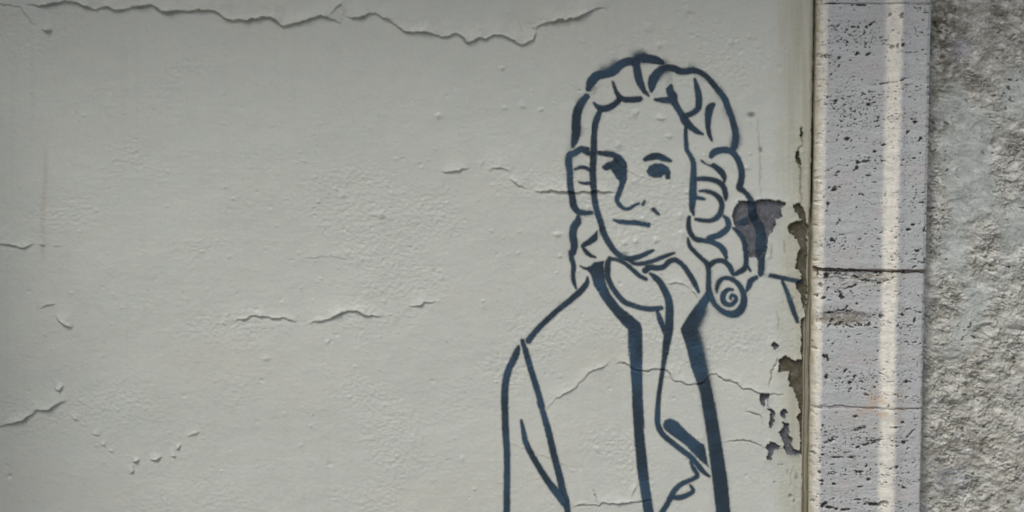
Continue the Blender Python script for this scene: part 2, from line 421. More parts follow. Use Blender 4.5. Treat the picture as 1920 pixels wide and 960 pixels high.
# ---- tone of the wall paint (its own colour, dirt and stains)
wall_c = np.empty(U.shape+(3,), np.float32); wall_c[:] = (0.545, 0.580, 0.532)
hue = ss(-0.4, 0.4, fbm(U/38, V/30, 70, 3))
wall_c = mixc(wall_c, (0.505, 0.560, 0.548), 0.35*hue)
wall_c = mixc(wall_c, (0.555, 0.565, 0.510), 0.30*ss(0, 0.5, fbm(U/300, V/200, 69, 2)))
rain = ss(0.1, 0.6, noise(U/9, V/300, 68))*ss(-0.1, 0.4, noise(U/70, V/500, 67))
wall_c = mixc(wall_c, (0.44, 0.46, 0.42), 0.10*rain)
wall_c *= (1 + 0.035*fbm(U/180, V/180, 71, 3) + 0.02*fbm(U/22, V/16, 72, 3))[..., None]
stain = ss(1440, 1500, U + 14*fbm(U/30, V/90, 73, 2))                       # yellowed run-off beside the stone
wall_c = mixc(wall_c, (0.40, 0.395, 0.30), stain*(0.62+0.3*noise(U/7, V/140, 74)))
streak = ss(0.25, 0.6, noise(U/26, V/420, 75))*0.03
wall_c = mixc(wall_c, (0.42, 0.44, 0.36), streak)
drip = np.exp(-((U-84-4*noise(U/90, V/90, 76)-(V-300)*-0.02)/5)**2)*ss(250, 320, V)*ss(500, 470, V)
wall_c = mixc(wall_c, (0.36, 0.35, 0.27), 0.30*drip)
grease = ss(0.15, 0.6, fbm((U+V*0.8)/30, (V-U*0.4)/90, 78, 3))*np.exp(-((U-340)/130)**2-((V-745)/60)**2)
wall_c = mixc(wall_c, (0.42, 0.40, 0.34), 0.40*grease)
speck = ss(0.62, 0.8, noise(U/5.2, V/5.2, 79))*ss(0.1, 0.4, noise(U/60, V/60, 80))
wall_c = mixc(wall_c, (0.33, 0.33, 0.27), 0.45*speck)
knock = np.zeros_like(U)
for x, y, rx, ry, a in [(1409,216,8,5,0.75),(1226,395,6,5,.8),(1249,398,7,5,0),(1172,477,8,4,.5),(716,405,6,5,.3),(1427,282,3,6,.7),(1482,930,4,4,.7),(1452,905,3,2,.5),(1466,872,3,2,.5),(1494,895,3,7,.5),(1477,885,2,5,.4),(1461,872,2,2,.4),(1487,560,2,5,.5),(1474,536,3,2,.4),(1446,800,2,4,.5),(1470,690,2,3,.4),(1489,940,2,4,.5)]:
    if a > 0: knock = np.maximum(knock, a*np.exp(-(((U-x)/rx)**2+((V-y)/ry)**2)**1.5))
wall_c = mixc(wall_c, (0.13, 0.13, 0.10), knock)
hgt -= 2.5*knock
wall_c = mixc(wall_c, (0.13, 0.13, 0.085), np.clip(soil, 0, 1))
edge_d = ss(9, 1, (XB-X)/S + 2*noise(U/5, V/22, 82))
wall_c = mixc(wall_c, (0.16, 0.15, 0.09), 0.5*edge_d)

Yw = -hgt*S
plaster = empty('plaster_wall', (0, 0, 0))
tag(plaster, 'pale grey-green painted plaster wall with cracked, lifting paint, left of the travertine strip', 'wall', kind='thing')
QW = (X-XE)/S; cutl = -3*ss(388, 396, V) - 5*ss(545, 600, V)
gone = (QW > cutl + 1.6*noise(V/14, V*0+1, 95) + 0.8*noise(V/4, V*0+5, 96) - 0.8) & (V > -400)
cell_pid = patch_id[:-1, :-1].copy(); cell_pid[gone[1:, 1:]] = -1
ow = grid_mesh('painted_surface', X, Yw, Z, M_wall, plaster, cells=(cell_pid == 0), color=wall_c)
for k, (kind, P) in enumerate(patches, 1):
    m = cell_pid == k
    if m.sum() < 4: continue
    base = (0.125, 0.138, 0.162) if kind == 'grey' else (0.085, 0.080, 0.052)
    base2 = (0.10, 0.105, 0.108) if kind == 'grey' else (0.125, 0.118, 0.095)
    ii, jj = np.nonzero(m); sl_ = (slice(ii.min(), ii.max()+2), slice(jj.min(), jj.max()+2))
    u, v = U[sl_], V[sl_]
    col = np.empty(u.shape+(3,), np.float32); col[:] = base
    col = mixc(col, base2, ss(-0.2, 0.4, fbm(u/14, v/18, 85, 3)))
    under = (1-np.roll(bare, 3, axis=0)[sl_])*ss(-0.4, 0.2, noise(u/12, v/12, 86))      # shade below the upper paint edge, painted into the colour
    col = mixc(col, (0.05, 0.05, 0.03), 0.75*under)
    col = mixc(col, (0.30, 0.30, 0.27), 0.5*ss(0.42, 0.55, fbm(u/6, v/6, 87, 2)))
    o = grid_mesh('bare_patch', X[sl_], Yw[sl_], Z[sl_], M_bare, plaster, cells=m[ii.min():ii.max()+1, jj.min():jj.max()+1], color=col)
    if k == 1: o['label'] = 'large grey bare patch behind the wig'
# body of the wall behind its face
box('wall_core', WALL_L, XE-0.03, 0.012, 0.30, 0.0, WALL_TOP, M_mortar if False else material('wall_core', tone=(.35,.34,.3)), plaster)

# ------------------------------------------------------------------ stencil portrait, sprayed on the wall
A = (1040, 80); B = (1040, 280); Cc = (1040, 460); Dd = (920, 460); E = (920, 620); F = (1120, 740); G = (920, 740)
def L(o, *p): return ('line', [(o[0]+x/K, o[1]+y/K, w_/K) for x, y, w_ in p])
def J(*ls):                                     # several line lists joined to one stroke
    r = []
    for l_ in ls: r += l_[1]
    return ('line', r)
def Pg(*chunks):
    r = []
    for o, pts in chunks: r += [(o[0]+x/K, o[1]+y/K) for x, y in pts]
    return ('poly', r)
HARD, SOFT = 1.3, 2.4
strokes = [   # (part name, [shapes], overspray)
 ('wig_outline', [L(A,(275,380,38),(303,315,72),(360,265,70),(430,255,60),(490,228,66),(530,185,66),(590,156,62),(650,150,66),(700,130,66),(760,130,68),(830,143,60),(885,165,34))], 2.4),
 ('wig_outline', [J(L(A,(792,400,16),(796,350,58),(808,300,76),(840,252,66),(880,218,56),(930,205,48),(980,212,52),(1020,232,52),(1070,235,50),(1130,226,48),(1190,243,40),(1240,277,38),
     (1290,330,42),(1340,392,44),(1390,460,46),(1420,540,48),(1450,620,46),(1475,710,50),(1480,790,50),(1470,855,46)))], 1.6),
 ('wig_outline', [L(A,(262,440,44),(215,500,62),(182,580,68),(176,660,70),(175,740,68),(162,800,52),(148,848,26))], 1.5),
 ('wig_outline', [J(L(B,(1280,55,34),(1300,28,50),(1340,10,50),(1400,5,48),(1450,20,45),(1485,60,45),(1515,120,45),(1530,190,46),(1525,260,46),(1513,312,50),(1550,345,35),(1585,382,36),(1612,430,44),(1618,480,58),(1622,530,66),(1650,590,66)),
     L(B,(1682,640,66),(1692,720,72),(1690,800,84),(1685,880,62)), L(Cc,(1690,80,52),(1690,160,50),(1688,215,46),(1682,240,26)))], .8),
 ('wig_lock', [L(A,(668,170,56),(676,230,58),(688,290,58),(705,340,50),(732,392,34),(768,432,12))], .5),
 ('wig_lock', [L(A,(475,320,10),(495,380,24),(520,430,34),(560,462,40),(620,465,44),(680,462,44),(700,460,36))], .5),
 ('wig_lock', [L(A,(322,495,14),(360,530,40),(410,540,50),(460,522,48),(510,488,42),(530,455,30))], .5),
 ('wig_lock', [L(A,(942,278,40),(938,330,50),(945,400,58),(965,440,70),(980,490,52),(1010,540,45),(1040,590,50),(1075,650,60),(1130,700,45),(1170,730,34),(1210,748,14)),
               L(A,(820,465,14),(870,470,34),(930,470,48),(980,480,40))], .5),
 ('wig_lock', [L(A,(1143,295,8),(1160,350,34),(1175,420,48),(1180,490,50),(1170,540,44),(1130,575,40),(1075,595,34))], .4),
 ('wig_lock', [L(A,(1295,508,34),(1272,530,56),(1262,565,60),(1255,620,46),(1255,690,36),(1265,750,28),(1285,802,10))], .4),
 ('wig_lock', [J(L(A,(265,872,36),(215,872,48),(160,905,45)), L(B,(122,50,52),(115,120,52),(125,190,46),(125,260,46),(132,330,46),(145,400,50),(155,460,50),(190,508,44),(240,520,36),(302,518,28))),
               L(B,(235,5,44),(270,28,36),(305,38,24))], .8),
 ('wig_lock', [L(B,(165,162,14),(210,147,22),(250,150,24),(290,172,24))], .4),
 ('wig_lock', [L(B,(198,268,8),(240,278,18),(290,276,24))], .4),
 ('wig_lock', [J(L(B,(192,552,26),(188,592,54),(160,632,60),(148,690,56),(156,750,56),(160,800,50),(145,850,46)), L(Cc,(132,60,36),(140,110,34),(155,170,34),(150,240,30),(158,300,26),(176,352,10)))], .7),
 ('wig_lock', [L(B,(375,655,24),(350,700,48),(300,745,44),(245,778,34),(222,795,12)), L(B,(226,798,14),(260,840,30),(295,868,24),(332,882,10))], .4),
 ('wig_lock', [L(B,(1190,92,12),(1250,110,30),(1310,140,38),(1360,180,44),(1385,220,38),(1388,262,16))], .4),
 ('wig_lock', [L(B,(1155,240,28),(1230,240,34),(1300,250,35),(1360,280,40),(1390,330,40),(1398,380,34),(1400,412,12))], .4),
 ('wig_lock', [L(B,(1188,340,12),(1240,340,24),(1290,355,30),(1340,390,35),(1365,440,38),(1360,500,40),(1330,555,40),(1270,582,30),(1210,580,28),(1155,570,20))], .4),
 ('wig_lock', [L(B,(1385,545,16),(1415,580,38),(1420,630,40),(1390,670,45),(1340,703,46),(1285,718,40),(1255,722,24))], .4),
 ('wig_lock', [L(B,(1100,555,24),(1095,620,35),(1110,680,35),(1150,732,36),(1220,745,35),(1290,760,35),(1350,790,40),(1385,830,44),(1402,885,22))], .4),
 ('wig_lock', [L(B,(1458,642,12),(1510,690,30),(1545,750,34),(1560,820,36),(1566,900,34),(1558,960,40),(1530,990,42),(1478,1020,26)), L(Cc,(1560,150,30),(1602,208,12))], .5),
 ('wig_lock', [L(B,(1645,510,50),(1625,550,66),(1580,585,54),(1540,597,44),(1500,602,18))], .5),
 ('wig_lock', [L(Cc,(1648,262,30),(1605,290,44),(1590,330,38),(1570,372,16))], .4),
 ('wig_roll', [J(L(B,(1088,728,14),(1105,790,28),(1150,842,30),(1200,890,30)), L(Cc,(1240,142,34),(1258,200,35),(1258,280,35),(1260,360,42),(1282,430,42),(1310,480,36),(1360,530,36),(1420,558,48),(1480,558,58),(1528,515,60),
     (1548,450,48),(1538,380,40),(1500,312,34),(1440,272,30),(1380,268,28),(1342,300,34),(1326,350,24),(1325,382,10)))], .8),
 ('wig_roll', [L(Cc,(1265,165,40),(1310,132,36),(1370,125,35),(1420,158,38),(1445,200,36),(1458,242,14))], .4),
 ('wig_roll', [L(Cc,(1456,360,16),(1415,364,30),(1382,395,38),(1376,440,40),(1400,477,34),(1445,484,32),(1478,455,30),(1480,420,24),(1452,407,22),(1436,424,18),(1440,440,8))], .3),
 ('face_outline', [J(L(A,(372,545,26),(350,610,46),(330,670,50),(322,740,46),(320,820,46)), L(B,(320,0,50),(315,100,50),(312,200,48),(318,300,44),(325,400,44),(345,500,44),(375,590,44),(400,680,44),(440,760,44),(490,830,40),
     (540,872,38),(600,893,36),(660,886,36),(720,866,34),(770,842,28),(808,826,14)))], .5),
 ('face_outline', [J(L(A,(1072,700,22),(1072,770,28),(1078,840,30)), L(B,(1082,5,30),(1110,50,30),(1135,110,38),(1136,200,45),(1132,300,54),(1130,400,54),(1123,480,38),(1136,532,14))), L(B,(1150,395,28),(1200,400,22),(1228,408,10))], .5),
 ('chin_line', [L(Cc,(595,112,16),(650,145,25),(720,147,28),(800,127,28),(870,100,28),(920,80,24),(978,62,12))], .4),
 ('eyebrow', [L(B,(365,30,28),(420,35,40),(480,45,44),(530,78,48),(560,120,46))], .4),
 ('eye', [Pg((B,[(390,142),(425,112),(468,98),(500,66),(550,72),(585,110),(592,180),(582,240),(540,262),(520,245),(502,225),(482,190),(458,160),(420,170),(398,160)]))], .4),
 ('nose', [L(B,(562,225,54),(550,290,40),(522,370,38),(510,410,34),(530,455,28),(575,487,24),(620,480,20),(655,457,17),(690,442,10)), L(B,(736,424,14),(722,450,20)) , L(B,(808,488,12),(832,516,24),(852,532,12))], .4),
 ('eyebrow', [L(B,(740,82,30),(790,62,50),(840,54,50),(890,72,46),(948,94,20))], .4),
 ('eye', [Pg((B,[(755,180),(775,140),(820,118),(880,120),(930,150),(945,185),(942,240),(912,240),(905,202),(890,205),(870,225),(820,228),(775,215)]))], .5),
 ('mouth', [L(B,(480,578,8),(530,590,28),(600,598,30),(660,598,34),(720,610,32),(765,617,32))], .4),
 ('cravat', [L(Cc,(448,105,28),(432,160,44),(430,215,44),(437,270,40),(470,340,38),(520,410,38),(570,460,38),(640,490,34),(720,512,34),(800,520,38),(870,510,32)),
             L(Cc,(450,108,22),(520,120,24),(580,150,27),(640,200,29),(690,245,29),(748,276,20))], .4),
 ('cravat', [L(Cc,(740,205,46),(780,180,44),(840,185,40),(890,175,38),(930,137,38),(980,118,38),(1030,145,35),(1070,190,35),(1110,250,38),(1150,320,36),(1178,382,14))], .5),
 ('cravat', [J(L(Cc,(780,230,14),(820,260,38),(860,300,45),(900,370,50),(930,440,55),(940,520,60),(938,600,62),(935,680,64)), L(E,(1450,40,62),(1438,110,56),(1425,200,42),(1410,300,30),(1395,400,30),(1380,500,32),(1370,600,34),(1365,700,38),
     (1372,780,40),(1402,840,40),(1460,895,38)), L(G,(1560,450,38),(1640,512,38),(1700,580,36),(1740,630,32),(1788,667,14))), L(Cc,(840,540,20),(860,600,38),(885,660,40),(915,720,50))], .5),
 ('coat_shoulder', [L(Dd,(792,262,10),(785,310,36),(740,370,44),(660,440,44),(560,520,40),(460,610,42),(370,700,42),(308,778,44))], .5),
 ('coat_shoulder', [L(Cc,(1712,238,22),(1790,250,30),(1860,265,30),(1930,280,30),(2020,296,26))], .5),
 ('coat_sleeve', [J(L(E,(228,122,12),(215,170,46),(185,240,50),(150,310,50),(125,400,52),(115,500,52),(115,640,52)), L(G,(114,0,50),(118,200,50),(125,350,50),(133,480,46),(133,700,46),(131,900,48),(130,1010,48)))], .6),
 ('coat_sleeve', [L(Cc,(1862,290,20),(1900,380,28),(1925,450,34),(1955,540,34),(1985,620,24))], .5),
 ('coat_seam', [J(L(E,(258,80,24),(290,180,42),(330,320,42),(380,480,44),(420,620,42)), L(G,(400,60,42),(430,150,42),(480,330,48),(520,500,48),(560,650,50),(590,790,54),(612,870,58),(635,970,36),(650,1010,30)))], .5),
 ('coat_fold', [L(G,(250,210,14),(265,280,30),(285,380,40),(330,480,42),(400,600,44),(470,710,48),(540,800,56),(600,885,50))], .5),
 ('coat_edge', [Pg((Cc,[(205,168),(262,182),(300,168),(322,142),(400,130),(396,172),(412,300),(452,400),(532,502),(632,580),(700,640),(712,690),(715,900)]),
                   (E,[(1235,300),(1241,560),(1256,800)]), (G,[(1245,250),(1272,500),(1292,700),(1330,960),(1338,1010),(1262,1010),(1255,960),(1230,800),(1200,600),(1175,300)]),
                   (E,[(1162,600),(1160,500),(1146,300),(1130,60)]), (Cc,[(605,900),(603,690),(500,578),(400,450),(322,320),(300,240),(275,205),(235,190)]))], .6),
 ('coat_edge', [Pg((Cc,[(1242,378),(1280,400),(1268,440),(1212,560),(1165,680),(1185,800)]), (E,[(1690,0),(1765,300),(1812,500),(1848,700)]), (F,[(960,60),(997,300),(1030,500),(1062,700),(1085,960),(1090,1010),(980,1010),(975,960),(945,700),(920,500),(893,300),(855,60)]),
                   (E,[(1745,700),(1715,500),(1645,300)]), (Cc,[(1110,950),(1072,800),(1030,685),(1100,570)]))], 1.8),
 ('coat_flap', [Pg((G,[(1412,250),(1426,212),(1470,196),(1525,222),(1600,300),(1700,385),(1745,412),(1752,450),(1770,550),(1780,588),(1700,520),(1600,412),(1480,325),(1424,282)]))], .6),
 ('coat_sash', [L(G,(1633,548,14),(1658,600,26),(1690,660,32),(1650,690,28),(1570,725,34),(1510,775,38),(1475,835,42),(1440,900,38),(1395,970,40),(1370,1010,38)),
                L(G,(1478,840,30),(1550,840,38),(1620,815,34),(1655,788,28),(1645,758,20),(1628,736,8))], .4),
]
portrait = empty('stencil_portrait', (0.15, -0.006, from_px(1200, 960)[1]))
tag(portrait, 'dark blue stencil of a man in a curly wig and open coat on the plaster', 'graffiti')
off = 0
for name, shapes, spray in strokes:
    cover = None; x0 = y0 = 1e9; x1 = y1 = -1e9
    for kind, pts in shapes:
        a = np.array(pts); x0 = min(x0, a[:,0].min()); x1 = max(x1, a[:,0].max()); y0 = min(y0, a[:,1].min()); y1 = max(y1, a[:,1].max())
    pad = 26
    j0 = max(np.searchsorted(Ur, x0-pad-14), 0); j1 = min(np.searchsorted(Ur, x1+pad+14), len(xs)-1)
    i0 = max(np.searchsorted(Vr, y0-pad), 0); i1 = min(np.searchsorted(Vr, y1+pad), len(zs)-1)
    s_ = (slice(i0, i1), slice(j0, j1)); u, v = U[s_], V[s_]
    sd_ = np.full(u.shape, 1e3)
    for kind, pts in shapes:
        if kind == 'line':
            P = smooth_line(pts, 5); idx, best, _, _, _ = line_field(u, v, P, 26)
            sd_[idx] = np.minimum(sd_[idx], best)
        else: sd_ = np.minimum(sd_, poly_sd(u, v, pts))
    sd_ = sd_ + 0.45*noise(u/5, v/5, 101)
    cover = ss(4.8, -3.4, sd_+0.1)*(0.93+0.24*fbm(u/9, v/9, 104, 3))
    side_bias = ss(-0.5, 0.6, noise(u/40, v/40, 103))
    if spray == 1.8: side_bias = np.maximum(0.25*side_bias, ss(1280, 1320, u)*ss(560, 590, v)*(1.35-0.9*ss(600, 800, v)))
    cover = np.maximum(cover, (0.46*spray**0.5*side_bias*np.exp(-np.clip(sd_, 0, 99)/(2.4+3.2*spray))))
    m = cover > 0.03
    cells = m[:-1,:-1] | m[1:,:-1] | m[:-1,1:] | m[1:,1:]
    yy = Yw[s_] - 0.00025 - 0.00007*(off % 6); off += 1
    o = grid_mesh(name, X[s_], yy, Z[s_], M_paint, None, cells=cells, attrs={'cover': cover})
    o.parent = portrait; o.matrix_parent_inverse = __import__('mathutils').Matrix.Translation(-portrait.location)

# ------------------------------------------------------------------ mortar strip in the joint between plaster and stone
u0m, u1m = 1499, 1536
xsm = np.arange(from_px(u0m, 480)[0], from_px(u1m, 480)[0], 1.0*S)
zsm = axis(0.0, WALL_TOP, zb, zt, 2.2*S)[::-1]
Xm, Zm = np.meshgrid(xsm, zsm); Um, Vm = to_px(Xm, 0.0, Zm)
q = (Xm-XE)/S                                     # px right of the plaster edge
q = q + 1.0*noise(Vm/60, Vm*0, 201)
low = ss(380, 470, Vm)                            # lower down the filling is fuller and ribbed
hm = -3.0 + low*(3.8*np.exp(-((q+5)/5.5)**2) + 1.0*np.sin(q*1.35+0.6*noise(Um/9, Vm/80, 202))) + 0.9*fbm(Um/5, Vm/30, 203, 3)
cutm = -3*ss(388, 396, Vm) - 5*ss(545, 600, Vm)
hm -= 9*ss(1, 4, cutm-q)
slit = np.exp(-((q-2.4)/1.8)**2)*ss(225, 245, Vm)*ss(395, 380, Vm) + np.exp(-((q-2.4)/1.5)**2)*(0.75+0.5*noise(Vm/22, Vm*0+3, 206))*(1-low*0.5)
hm -= 9*np.clip(slit, 0, 1)
cm = np.empty(Um.shape+(3,), np.float32); cm[:] = (0.335, 0.325, 0.25)
cm = mixc(cm, (0.17, 0.16, 0.10), ss(0.0, 0.6, fbm(Um/3.2, Vm/90, 204, 3)+0.1)*0.8)
cm = mixc(cm, (0.05, 0.045, 0.03), np.clip(slit, 0, 1))
cm = mixc(cm, (0.06, 0.055, 0.035), 0.8*low*np.exp(-((q-cutm-1.5)/1.6)**2))
cm = mixc(cm, (0.42, 0.41, 0.32), 0.5*low*np.exp(-((q-cutm-7)/1.6)**2))
grime = ss(0.35, 0.6, fbm(Um/6, Vm/24, 207, 3))
cm = mixc(cm, (0.10, 0.09, 0.05), 0.6*grime)
mo = grid_mesh('mortar_strip', Xm, -hm*S+0.0015, Zm, M_mortar, plaster, color=cm, back=0.02)

# ------------------------------------------------------------------ travertine strip
PROUD = 14.0                                      # px proud of the wall face
stone = empty('travertine_strip', (from_px(1630, 480)[0], 0, 0))
tag(stone, 'grey travertine strip of pitted blocks with a pale ridge, between smooth and rough wall', 'stone trim', kind='thing')
XS0 = from_px(1526, 480, -0.008)[0]; XS1 = from_px(1735, 480, -0.016)[0]
joints = [(WALL_TOP, -2), (None, 6), (None, 506), (None, 764), (0.0, None)]
pits = [  # x, y, rx, ry, tilt
 (1549,106,11,4,0),(1573,109,5,3,0),(1607,101,5,4,-.6),(1627,102,5,3,-.5),(1671,89,5,4,-.5),(1680,87,3,5,.2),(1690,85,5,4,-.6),(1613,10,18,2,0),(1560,7,16,1.6,0),
 (1668,28,9,3,-.6),(1688,30,7,6,-.3),(1567,50,10,3,-.5),(1600,51,14,2,0),(1630,48,12,3,-.6),(1655,157,26,1.6,-.1),(1690,150,12,2,-.3),(1567,189,5,3,-.4),(1628,196,5,4,0),
 (1713,229,5,4,.5),(1700,248,5,3,-.8),(1724,260,5,3,.3),(1588,261,5,5,0),(1656,272,5,3,0),(1608,305,5,4,0),(1622,303,7,3,0),(1606,315,4,4,.5),(1570,325,7,4,-.7),(1555,318,9,2,-.3),
 (1564,355,5,6,.8),(1615,365,8,2,.1),(1552,382,4,3,0),(1639,284,4,3,0),(1629,329,6,3,0),(1709,421,4,3,0),(1701,430,5,3,0),(1730,430,2,6,.2),(1718,469,8,3,-.3),(1560,450,5,4,.4),
 (1575,441,7,2,0),(1572,416,7,2,-.9),(1711,500,7,1.6,-.4),(1730,491,10,1.4,-.3),
 (1560,508,22,2.4,.06),(1575,514,14,3,.2),(1600,508,20,2,0),(1648,511,12,3,0),(1690,508,14,2.4,-.1),(1606,519,10,3,.2),(1624,526,12,4,.2),(1646,531,9,3,-.1),(1550,517,5,8,.6),(1540,535,4,6,0),
 (1573,547,9,3,.15),(1578,556,5,8,-.7),(1596,538,13,3,-.4),(1544,559,5,3,-.4),(1665,525,16,2,-.5),(1652,593,5,5,0),(1607,570,3,3,0),
 (1556,586,10,2.6,-.1),(1575,582,16,2.6,-.05),(1592,583,7,3,0),(1588,576,5,2,-.8),(1560,602,7,3,-.9),(1575,607,12,3,-.3),(1592,612,8,3,.5),(1615,610,16,3,0),(1630,608,4,4,0),
 (1690,590,8,2,0),(1700,580,7,2.4,-.3),(1721,585,7,2,.2),(1713,600,3,6,.2),(1546,668,5,5,0),(1552,672,3,8,-.3),(1586,695,6,3,-.9),(1550,707,4,6,.2),(1573,710,6,2.4,0),(1595,717,5,3,0),(1699,715,8,3,0),
 (1625,741,6,2,0),(1604,781,5,3,0),(1691,791,4,3,0),(1613,804,14,4,-.3),(1558,826,14,4,-.45),(1635,829,13,5,-.2),(1650,826,7,3,0),(1625,834,18,2,-.1),(1677,800,11,2,-.1),(1693,828,5,5,.7),
 (1705,812,12,2,-.8),(1570,858,12,2.4,0),(1598,858,9,3,0),(1610,885,10,3.6,.1),(1560,888,10,3,-.2),(1537,886,4,3,0),(1680,874,4,4,0),(1668,878,4,2,-.5),(1690,912,9,2.4,.4),(1629,899,5,3,0),
 (1564,908,4,3,0),(1613,913,7,2,0),(1540,901,8,3,.2),(1608,937,8,2,0),(1640,946,22,4,.05),(1656,942,8,4,-.4),(1545,947,10,5,-.6),(1555,952,12,3,.1),(1585,956,9,3,0),(1568,955,4,3,0)]
def build_block(ztop, zbot, seed, extra, jt, jb):
    xsb = np.linspace(XS0, XS1, 200)
    zf0, zf1 = max(zbot, zb), min(ztop, zt)
    zz = axis(zbot, ztop, zf0, zf1, 1.25*S)[::-1] if zf1 > zf0 else np.linspace(ztop, zbot, 30)
    Xb, Zb = np.meshgrid(xsb, zz)
    u, v = to_px(Xb, -PROUD*S, Zb)
    q = (Xb-XS0)/S; Wd = (XS1-XS0)/S
    for k_, zj_ in ((0, ztop), (1, zbot)):            # the ends are not sawn straight
        prof_j = JOINTS.get(round(zj_, 2))
        if prof_j is None: continue
        dz_ = -np.interp(xsb, prof_j[0], prof_j[1])*S - 2.4*S*noise(xsb/S/19, xsb*0+zj_*7, 600)-1.0*S*noise(xsb/S/6, xsb*0, 602)-0.6*S*noise(xsb/S/3, xsb*0, 601)
        Zb = Zb + dz_[None, :]*np.clip(1-np.abs(Zb-zj_)/(22*S), 0, 1)
    u, v = to_px(Xb, -PROUD*S, Zb)
    q = q + 1.2*noise(v/70, v*0, 300) + 0.9*noise(v/13, v*0, 299) + 0.3*noise(v/4, v*0, 298) + 1.6*math.sin(seed*1.7)*ss(60, 110, q)
    # moulding profile: rounded left arris, flat, sloping ridge, flat, right arris
    prof = PROUD*np.clip(q/17, 0, 1)**0.72
    rdg = ss(126, 152, q)
    prof = prof - 2.5 + 2.5*ss(0, 20, q)
    prof += 10.0*rdg - 3.0*ss(152, 172, q)*0.8
    prof -= 2.5*ss(Wd-4, Wd, q)
    rel = 0.8*fbm(u/40, v/14, seed, 3) + 0.55*fbm(u/6+0.3*v/6, v/3.4, seed+1, 3)
    # natural veins of pores, running mostly level
    band = ss(-0.15, 0.45, fbm(u/190, v/26, seed+2, 2))
    dn = fbm(u/9+0.35*v/9, v/4.6, seed+3, 3)
    th = 0.44 - 0.15*band
    pore = ss(th, th+0.10, dn)
    dn2 = fbm(u/4.4, v/2.1, seed+5, 2); pore = np.maximum(pore, 0.75*ss(0.33, 0.50, dn2)*(0.25+0.75*band))
    for (x, y, rx, ry, t) in pits:
        ii = np.nonzero((np.abs(u-x) < rx*1.6+5) & (np.abs(v-y) < rx+ry+6))
        if len(ii[0]) == 0: continue
        uu = u[ii]-x; vv = v[ii]-y; ca, sa = math.cos(t), math.sin(t)
        a = (uu*ca+vv*sa)/rx; b = (-uu*sa+vv*ca)/ry
        r = 1.12*np.sqrt(a*a+b*b) + 0.50*noise(u[ii]/5, v[ii]/3, 77) + 0.30*noise(u[ii]/2.4, v[ii]/1.8, 78)
        pore[ii] = np.maximum(pore[ii], ss(1.15, 0.7, r)*(1 if rx < 6 or y > 930 else ss(-0.35, 0.05, noise(u[ii]/5, v[ii]/4, 79))))
    pale_edge = np.maximum(ss(22, 12, q)*0.9, np.exp(-((q-143)/14)**2)*0.0 + ss(120, 134, q+3*noise(u/9, v/30, 338))*ss(160, 150, q+2*noise(u/9, v/12, 339)))  # left arris and ridge slope coloured paler than the flats
    pore *= (1-0.35*pale_edge)
    chip = ss(0.35, 0.6, noise(v/11, u/18, 341))*ss(16, 4, np.minimum(q, Wd-q+8))
    h = prof + rel - 4.2*pore - 3.5*chip
    # uneven ends of the block
    dt = (ztop-Zb)/S; db = (Zb-zbot)/S
    h -= 2.5*jt*ss(2.5, 0, dt) + 2.5*jb*ss(2.0, 0, db)
    h += extra
    col = np.empty(u.shape+(3,), np.float32); col[:] = (0.445, 0.475, 0.484)
    col *= (1 + 0.10*fbm(u/160, v/12, seed+7, 3) + 0.05*fbm(u/30, v/30, seed+8, 3))[..., None]
    col = mixc(col, (0.46, 0.45, 0.455), 0.6*ss(0.0, 0.5, fbm(u/90, v/50, seed+9, 2)))
    col = mixc(col, (0.42, 0.455, 0.46), 0.6*ss(0.0, 0.5, fbm(u/70, v/60, seed+10, 2)))
    col = mixc(col, (0.75, 0.745, 0.675), np.clip(pale_edge*(0.74+0.09*math.sin(seed)+0.55*fbm(u/12, v/18, seed+11, 4)), 0, 1))
    rust = np.exp(-((v-764)/34)**2)*ss(0.0, .5, fbm(u/30, v/20, 333, 2)+0.2)*ss(70, 110, q)*ss(190, 140, q)
    col = mixc(col, (0.52, 0.40, 0.27), 0.55*rust)
    rust2 = np.exp(-((v-520)/20)**2-((u-1650)/45)**2)
    col = mixc(col, (0.36, 0.31, 0.21), 0.5*rust2*ss(-.3, .4, noise(u/9, v/9, 334)))
    brown = np.exp(-(((u-1580)/54)**2+((v-598)/14)**2)**3)
    col = mixc(col, (0.235, 0.21, 0.165), 0.8*brown*ss(-.9, .2, noise(u/8, v/6, 342)))
    h -= 4.0*brown
    weath = np.exp(-((v-521-0.06*(u-1600))/15)**2)*ss(505, 509, v)*ss(1700, 1640, u)*ss(-0.25, 0.35, fbm(u/13, v/7, 343, 3))
    col = mixc(col, (0.20, 0.185, 0.15), 0.65*weath); h -= 2.0*weath
    lam = ss(0.1, 0.5, fbm(u/45, v/2.6, seed+12, 3))*ss(740, 800, v) + 0.5*ss(0.2, 0.5, fbm(u/45, v/3.2, seed+13, 3))
    col = mixc(col, (0.33, 0.33, 0.30), 0.42*lam)
    orange = ss(20, 0, q)*ss(0.1, 0.5, noise(u/9, v/16, 335))
    col = mixc(col, (0.36, 0.30, 0.17), 0.5*orange)
    mold = ss(11, 0, q)*0.55
    col = mixc(col, (0.30, 0.28, 0.17), mold)
    col = mixc(col, (0.036, 0.034, 0.028), 0.93*pore)
    jd = np.maximum(jt*ss(0.6+2.6*jt, 0.2, dt+0.9*noise(u/7, v/7, 336)), jb*ss(0.6+2.6*jb, 0.2, db+0.9*noise(u/7, v/7, 337)))
    jd *= ss(-0.7, 0.3, noise(u/16, v*0+ztop*9, 340)+1.2*max(jt, jb)-0.5)
    col = mixc(col, (0.13, 0.10, 0.08), 0.8*jd)
    o = grid_mesh('stone_block', Xb, -h*S, Zb, M_stone, None, color=col, back=0.03)
    o.parent = stone; o.matrix_parent_inverse = __import__('mathutils').Matrix.Translation(-stone.location)
    return o
zj = [from_px(1630, v_, -PROUD*S)[1] for v_ in (7, 507, 765)]
gp = 0.0007
